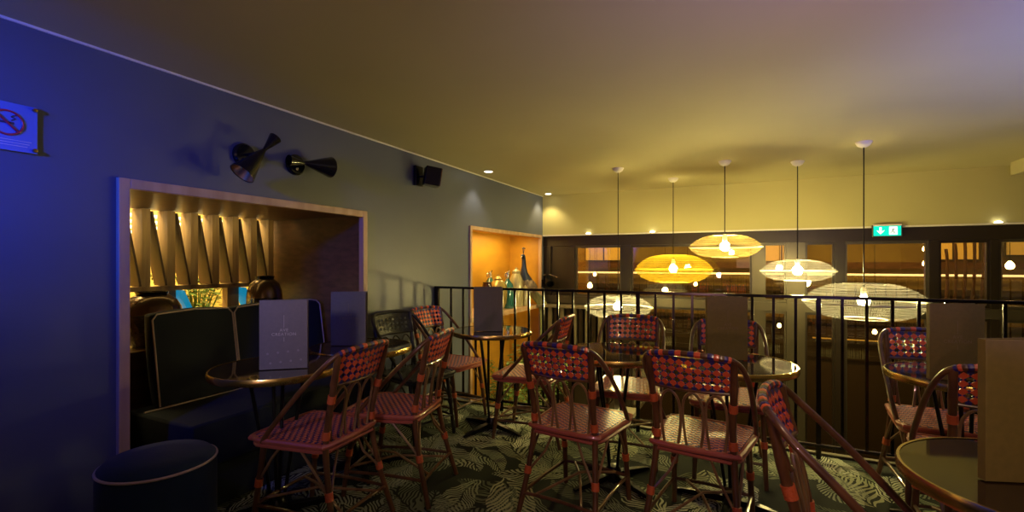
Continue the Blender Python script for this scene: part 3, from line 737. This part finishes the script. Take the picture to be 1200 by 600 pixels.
# ------------------------------------------------------------------ jars and peacock on the shelf
zs = .691
def jar(name, label, loc, prof, m, extra=None):
    t = thing(name, label, name.split('_')[-1], loc); lathe('body', prof, m, t, seg=28)
    if extra: extra(t)
    return t
def spout(r, z, m):
    def f(t):
        tube('spout', smooth_path([(.0, -r*.8, z), (.0, -r*1.3, z+.05), (.0, -r*1.55, z+.09)], 4), .010, m, t)
        tube('handle', smooth_path([(.0, r*.8, z-.03), (.0, r*1.4, z+.02), (.0, r*.6, z+.09)], 4), .007, m, t)
    return f
jar('dark_jug', 'dark reddish jug with curved spout, leftmost on the alcove shelf', (-2.63, 4.80, zs), [(0, 0), (.07, 0), (.10, .08), (.10, .17), (.06, .26), (.05, .33), (.055, .34), (0, .34)], 'dark_jar', spout(.09, .2, 'cream_jar'))
def lid(r, z, m, k=.018):
    def f(t): lathe('lid', [(r, z), (r*1.05, z+.01), (r*.5, z+.035), (k, z+.04), (k, z+.055), (0, z+.06)], m, t, seg=20)
    return f
jar('round_jar', 'round pale gold jar on the alcove shelf, left of the teal bottle', (-2.63, 5.07, zs), [(0, 0), (.065, 0), (.10, .08), (.115, .20), (.105, .29), (.06, .35), (0, .37)], 'gold_jar', lid(.05, .36, 'gold_jar'))
def siphon(t):
    lathe('siphon_head', [(.022, .36), (.028, .375), (.028, .41), (.018, .45), (0, .455)], 'steel', t, seg=16)
    tube('spout', smooth_path([(.0, .0, .42), (0, -.06, .43), (0, -.075, .39)], 4), .008, 'steel', t)
    tube('lever', [(0, 0, .44), (0, .06, .46)], .006, 'black', t)
jar('siphon_bottle', 'teal glass soda siphon bottle at the middle of the alcove shelf', (-2.62, 5.31, zs), [(0, 0), (.075, 0), (.082, .02), (.080, .22), (.068, .29), (.03, .34), (.022, .37), (0, .37)], 'teal_glass', siphon)
jar('siphon_bottle', 'second dark siphon bottle standing behind the teal one', (-2.82, 5.22, zs), [(0, 0), (.075, 0), (.082, .02), (.080, .24), (.068, .31), (.03, .36), (.022, .40), (0, .40)], 'teal_glass', siphon)
jar('milk_canister', 'tall cream canister between the teal bottle and the peacock', (-2.62, 5.56, zs), [(0, 0), (.085, 0), (.09, .02), (.088, .33), (.065, .39), (.05, .42), (.055, .44), (0, .44)], 'cream_jar', lid(.052, .44, 'cream_jar'))
jar('milk_canister', 'shorter pale canister just below the peacock breast', (-2.56, 5.705, zs), [(0, 0), (.04, 0), (.042, .18), (.03, .24), (0, .27)], 'cream_jar', None)
pk = thing('peacock', 'stuffed peacock with dark neck perched on the alcove shelf, train hanging down', 'peacock', (-2.60, 5.86, zs))
bm = B()   # body and neck as one surface; facing -y (towards the jars)
body = [((0, .06, .17), .02), ((0, .03, .19), .075), ((0, -.02, .24), .105), ((0, -.06, .31), .100), ((0, -.085, .37), .075), ((0, -.10, .43), .048), ((0, -.105, .50), .034), ((0, -.105, .57), .028), ((0, -.115, .62), .026), ((0, -.135, .645), .030), ((0, -.158, .645), .020), ((0, -.170, .640), .010)]
P = smooth_path([p for p, r in body], 4); R = []
for i in range(len(P)):
    k = min(int(i/4), len(body)-2); f = i/4-k; R.append(body[k][1]*(1-f)+body[k+1][1]*f)
add_tube(bm, P, R, 18)
for f in bm.faces: f.material_index = 1 if f.calc_center_median().z > .33 else 0
obj('body', bm, ['pea_body', 'pea_blue'], pk)
tube('beak', [(0, -.168, .640), (0, -.185, .633), (0, -.200, .622)], [.010, .006, .002], 'beak', pk, 8)
bm = B()
for k in range(6):
    a = (k-2.5)*.16; q = V(0, -.12+math.sin(a+.1)*.10, .665+math.cos(a)*.09)
    add_tube(bm, [V(0, -.125, .668), q], .0015, 5); bmesh.ops.create_icosphere(bm, subdivisions=1, radius=.008, matrix=Matrix.Translation(q))
obj('crest', bm, 'pea_blue', pk)
for s in (-1, 1):
    bm = B(); add_tube(bm, smooth_path([(s*.055, -.08, .33), (s*.085, -.02, .27), (s*.075, .08, .19), (s*.04, .16, .12)], 4), [.02, .03, .04, .045, .05, .052, .05, .045, .04, .03, .025, .015, .008], 8); obj('wing', bm, 'pea_body', pk)
    tube('leg', [(s*.035, 0, .17), (s*.035, .01, .08), (s*.035, -.005, .012)], .008, 'leg', pk, 6)
bm = B(); rnd = random.Random(3)
for k in range(22):
    a = (k-10.5)/10.5; ln = rnd.uniform(.75, 1.0)
    Pq = smooth_path([(a*.04, .05, .22), (a*.07+.08, .10, .12), (a*.04+.190, .12+a*.05, -.04), (a*.04+.205, .13+a*.06, -.35*ln), (a*.04+.20, .13+a*.05, -.55*ln)], 3)
    add_tube(bm, Pq, [.010, .012, .014, .014, .013, .012, .011, .010, .010, .010, .011, .012, .004], 5)
obj('train', bm, 'pea_tail', pk)
# leaning picture inside the alcove
tag(box('propped_painting', (-2.97, 4.20, .692), (-2.94, 4.42, 1.32), 'walnut', bevel=.004), 'dark narrow painting propped at the left end of the yellow alcove', 'painting')

# ------------------------------------------------------------------ wall lamps, speaker, signs
def sconce(label, y, z, off, axis):
    t = thing('wall_sconce', label, 'wall lamp', (XW, y, z), 0, 'black cone wall lamps')
    lathe('wall_plate', [(0, .001), (.064, .001), (.064, .018), (.055, .026), (0, .028)], 'black_gloss', t, seg=32, axis=V(1, 0, 0))
    A = axis.normalized(); n = V(*off)
    tube('arm', [V(.02, 0, 0), V(n.x*.6, 0, 0), n], .008, 'black_gloss', t)
    bm = B(); add_lathe(bm, [(.010, .0), (.018, .03), (.066, .19), (.066, .192), (.062, .19), (.014, .032)], n, 32, axis=A, cap=False); obj('wide_cone', bm, 'black_gloss', t)
    bm = B(); add_lathe(bm, [(.061, .1895), (.015, .05), (0, .05)], n, 32, axis=A, cap=False); obj('cone_lining', bm, 'gold_inner', t)
    bm = B(); add_lathe(bm, [(.010, 0), (.014, .02), (.034, .10), (.030, .10), (.008, .02)], n, 24, axis=-A, cap=False); obj('narrow_cone', bm, 'black_gloss', t)
    lathe('knob', [(0, 0), (.010, .002), (.010, .010), (0, .014)], 'steel', t, c=(.028, -.01, -.028), seg=12, axis=V(1, 0, 0))
    return t
sconce('black double-cone wall lamp, its wide mouth tipped down and gold inside', 1.75, 1.85, (.15, 0.02, .02), V(-.02, -.15, -.19))
sconce('level black double-cone wall lamp, mouth turned away, right of its tilted twin', 2.09, 1.858, (.105, -.02, .0), V(.10, 1, .03))
sp = thing('loudspeaker', 'small black loudspeaker on a bracket high on the wall near the ceiling', 'loudspeaker', (XW, 3.33, 1.985))
box('wall_bracket', (.001, -.05, -.08), (.03, .05, .09), 'black', sp, .004)
tube('arm', [(.03, 0, 0), (.075, .01, .0)], .012, 'black', sp)
rot = Matrix.Rotation(ang(46), 3, 'Z') @ Matrix.Rotation(ang(8), 3, 'Y')
bm = B(); add_box(bm, (.135, .03, -.005), (.13, .12, .155), rot); obj('cabinet', bm, 'black', sp, bevel=.006)
bm = B(); add_box(bm, Vector((.135, .03, -.005))+rot @ V(.068, 0, 0), (.008, .118, .150), rot); obj('front_grille', bm, 'walnut', sp, bevel=.003)
sg = thing('no_smoking_sign', 'clear-blue no-smoking plate at the left edge of the blue wall', 'sign', (XW+.009, .795, 1.768))
box('plate', (0, -.088, -.092), (.004, .088, .090), 'sign_plate', sg, .001)
bm = B(); add_tube(bm, [(.006, .045*math.cos(2*PI*k/40), .012+.045*math.sin(2*PI*k/40)) for k in range(40)], .0038, 6, True)
add_tube(bm, [(.0065, -.032, .044), (.0065, .032, -.020)], .0038, 6); obj('ring', bm, 'sign_red', sg)
bm = B(); add_span(bm, (.0045, -.030, .008), (.0055, .020, .016)); add_tube(bm, smooth_path([(.005, .012, .022), (.005, .024, .030), (.005, .012, .036), (.005, .026, .044)], 4), .002, 6); obj('cigarette', bm, 'sign_ink', sg)
bm = B()
for k in range(3): add_span(bm, (.0045, -.07+.004*k, -.052-.010*k), (.0050, .07-.006*k, -.050-.010*k))
obj('small_print', bm, 'print', sg)
for y in (-.078, .078):
    for z in (-.080, .078): lathe('fixing', [(0, -.02), (.007, -.02), (.007, .004), (0, .006)], 'brass', sg, c=(.012, y, z), seg=14, axis=V(1, 0, 0))
M['exit_dark'] = mat('exit_dark', (.0, .10, .08), .4)
ex = thing('exit_sign', 'lit green and white emergency exit sign hung at the top of the glazing', 'exit sign', (1.348, YB-.045, 1.585))
box('housing', (-.125, -.012, -.062), (.125, .02, .060), 'frame_light', ex, .003)
box('green_panel', (-.115, -.0135, -.055), (.115, -.0125, .046), 'exit_green', ex)
box('top_cap', (-.12, -.02, .048), (.12, .03, .063), 'white', ex)
bm = B(); add_span(bm, (.016, -.0148, -.045), (.085, -.0138, .038)); obj('door_symbol', bm, 'exit_white', ex)
bm = B(); add_span(bm, (-.066, -.0148, -.005), (-.046, -.0138, .034))
v = [bm.verts.new(p) for p in ((-.092, -.0145, .004), (-.056, -.0145, -.040), (-.020, -.0145, .004), (-.056, -.0145, -.012))]; bm.faces.new(v); obj('arrow', bm, 'exit_white', ex)
bm = B()
for a, b in (((.052, .026), (.052, .027)), ((.050, .016), (.044, -.006)), ((.044, -.006), (.060, -.018)), ((.060, -.018), (.056, -.036)), ((.044, -.006), (.036, -.020)), ((.036, -.020), (.024, -.022)), ((.049, .014), (.066, .006)), ((.049, .014), (.034, .004))):
    add_tube(bm, [(a[0], -.016, a[1]), (b[0], -.016, b[1])], .0034, 6)
obj('running_figure', bm, 'exit_dark', ex)
for x, y, lb in ((-2.33, 4.28, 'round recessed ceiling downlight near the wall speaker'), (-2.36, 6.02, 'round recessed ceiling downlight in the far corner')):
    t = thing('downlight', lb, 'downlight', (x, y, ZC), 0, 'recessed downlights')
    bm = B(); add_lathe(bm, [(.040, -.001), (.048, -.004), (.048, -.0005)], seg=28, cap=False); obj('trim_ring', bm, 'white', t)
    lathe('lens', [(0, -.0025), (.040, -.0025), (.040, -.001), (0, -.001)], 'spot_face', t, seg=24)
for x, lb in ((-1.85, 'tiny white fitting under the cream wall, left of the pendants'), (-1.02, 'tiny white fitting under the cream wall above the yellow pendant'), (2.22, 'tiny white fitting under the cream wall right of the exit sign')):
    t = thing('ledge_light', lb, 'spotlight', (x, YB-.014, ZT+.004), 0, 'tiny lights along the cream wall edge')
    lathe('dome', [(.030, 0), (.026, .012), (.012, .018), (0, .019)], 'spot_face', t, seg=16); lathe('base', [(0, -.004), (.034, -.004), (.034, 0), (0, 0)], 'white', t, seg=16)
bs = thing('clip_spotlight', 'black spotlight on a bracket in the corner right of the yellow alcove', 'spotlight', (XW+.01, 6.12, .97))
box('bracket', (0.0, -.03, -.05), (.03, .03, .05), 'black', bs)
tube('arm', [(.03, 0, 0), (.10, -.03, .03)], .010, 'black', bs)
bm = B(); add_lathe(bm, [(0, -.07), (.045, -.07), (.055, .0), (.06, .07), (.05, .07), (.045, .0), (0, .0)], (.13, -.04, .03), 20, axis=V(.4, -.6, -.5)); obj('head', bm, 'black', bs)
bm = B(); add_box(bm, (.20, -.05, .105), (.12, .05, .004), Matrix.Rotation(.3, 3, 'Y')); add_box(bm, (.09, -.08, .115), (.05, .09, .004), Matrix.Rotation(-.4, 3, 'Y')); obj('barn_door', bm, 'steel', bs)

# ------------------------------------------------------------------ pendants
def pendant(label, x, y, z, r, h, m):
    t = thing('pendant_lamp', label, 'pendant lamp', (x, y, z), 0, 'mesh pendant lamps')
    prof = [(r*.10, h*.515), (r*.30, h*.51), (r*.46, h*.49), (r*.62, h*.43), (r*.80, h*.30), (r*.92, h*.16), (r*.985, h*.04), (r, -h*.03), (r*.985, -h*.10), (r*.93, -h*.20), (r*.82, -h*.33), (r*.66, -h*.44), (r*.5, -h*.49), (r*.36, -h*.50)]
    bm = B(); add_lathe(bm, prof, seg=72, uv=True, cap=False); sh = obj('shade', bm, m, t)
    wm = {'shade_yellow': 'wire_yellow', 'shade_gold': 'wire_gold', 'shade_white': 'wire_white'}[m]
    bm = B()
    for rr, zz in ((r*.10, h*.515), (r, -h*.03), (r*.36, -h*.50)): add_tube(bm, [(rr*math.cos(a*PI/32), rr*math.sin(a*PI/32), zz) for a in range(64)], .003, 6, True)
    obj('rim_wire', bm, wm, sh)
    bm = B()
    for k in range(3):
        a = k*2*PI/3+.4; add_tube(bm, [(r*.10*math.cos(a), r*.10*math.sin(a), h*.515), (.012*math.cos(a), .012*math.sin(a), h*.5+.01)], .002, 6)
    obj('spider', bm, 'black', t)
    bm = B(); add_lathe(bm, [(r*.10, h*.512), (r*.34, h*.500), (r*.34, h*.508), (r*.10, h*.52)], seg=40, cap=False); obj('ceiling_shadow_collar', bm, wm, t)  # added solid ring, there to cast shade on the ceiling above
    bm = B(); add_tube(bm, [((r+.002)*math.cos(a*PI/32), (r+.002)*math.sin(a*PI/32), -h*.03) for a in range(64)], .007, 6, True); obj('seam', bm, wm, t)
    lathe('socket', [(0, .045), (.020, .045), (.022, .09), (.012, .11), (0, .11)], 'white', t, seg=16)
    bm = B(); bmesh.ops.create_uvsphere(bm, u_segments=16, v_segments=10, radius=.042)
    for f in bm.faces: f.smooth = True
    obj('bulb', bm, 'bulb', t)
    tube('cord', [(0, 0, .105), (0, 0, ZC-z-.04)], .0042, 'black', t, 6)
    lathe('canopy', [(0, ZC-z-.045), (.018, ZC-z-.045), (.042, ZC-z-.030), (.055, ZC-z-.008), (.056, ZC-z-.001), (0, ZC-z-.001)], 'white', t, seg=28)
    return t
M['wire_yellow'] = mat('yellow_wire', (.75, .5, .05), .4); M['wire_gold'] = mat('gold_wire', (.7, .55, .25), .4); M['wire_white'] = mat('white_wire', (.75, .7, .6), .4)
pendant('small white mesh pendant hanging lowest, just above the chair at the railing', -1.10, 4.68, .82, .325, .215, 'shade_white')
pendant('large yellow mesh pendant, widest of the upper ones', -.685, 5.50, 1.185, .405, .30, 'shade_yellow')
pendant('pale gold mesh pendant, hanging highest', -.145, 4.78, 1.40, .305, .20, 'shade_gold')
pendant('small white mesh pendant between the gold one and the exit sign', .455, 5.08, 1.18, .300, .19, 'shade_white')
pendant('large white mesh pendant hanging low at the right, crossed by the railing', .84, 4.48, .955, .40, .27, 'shade_white')
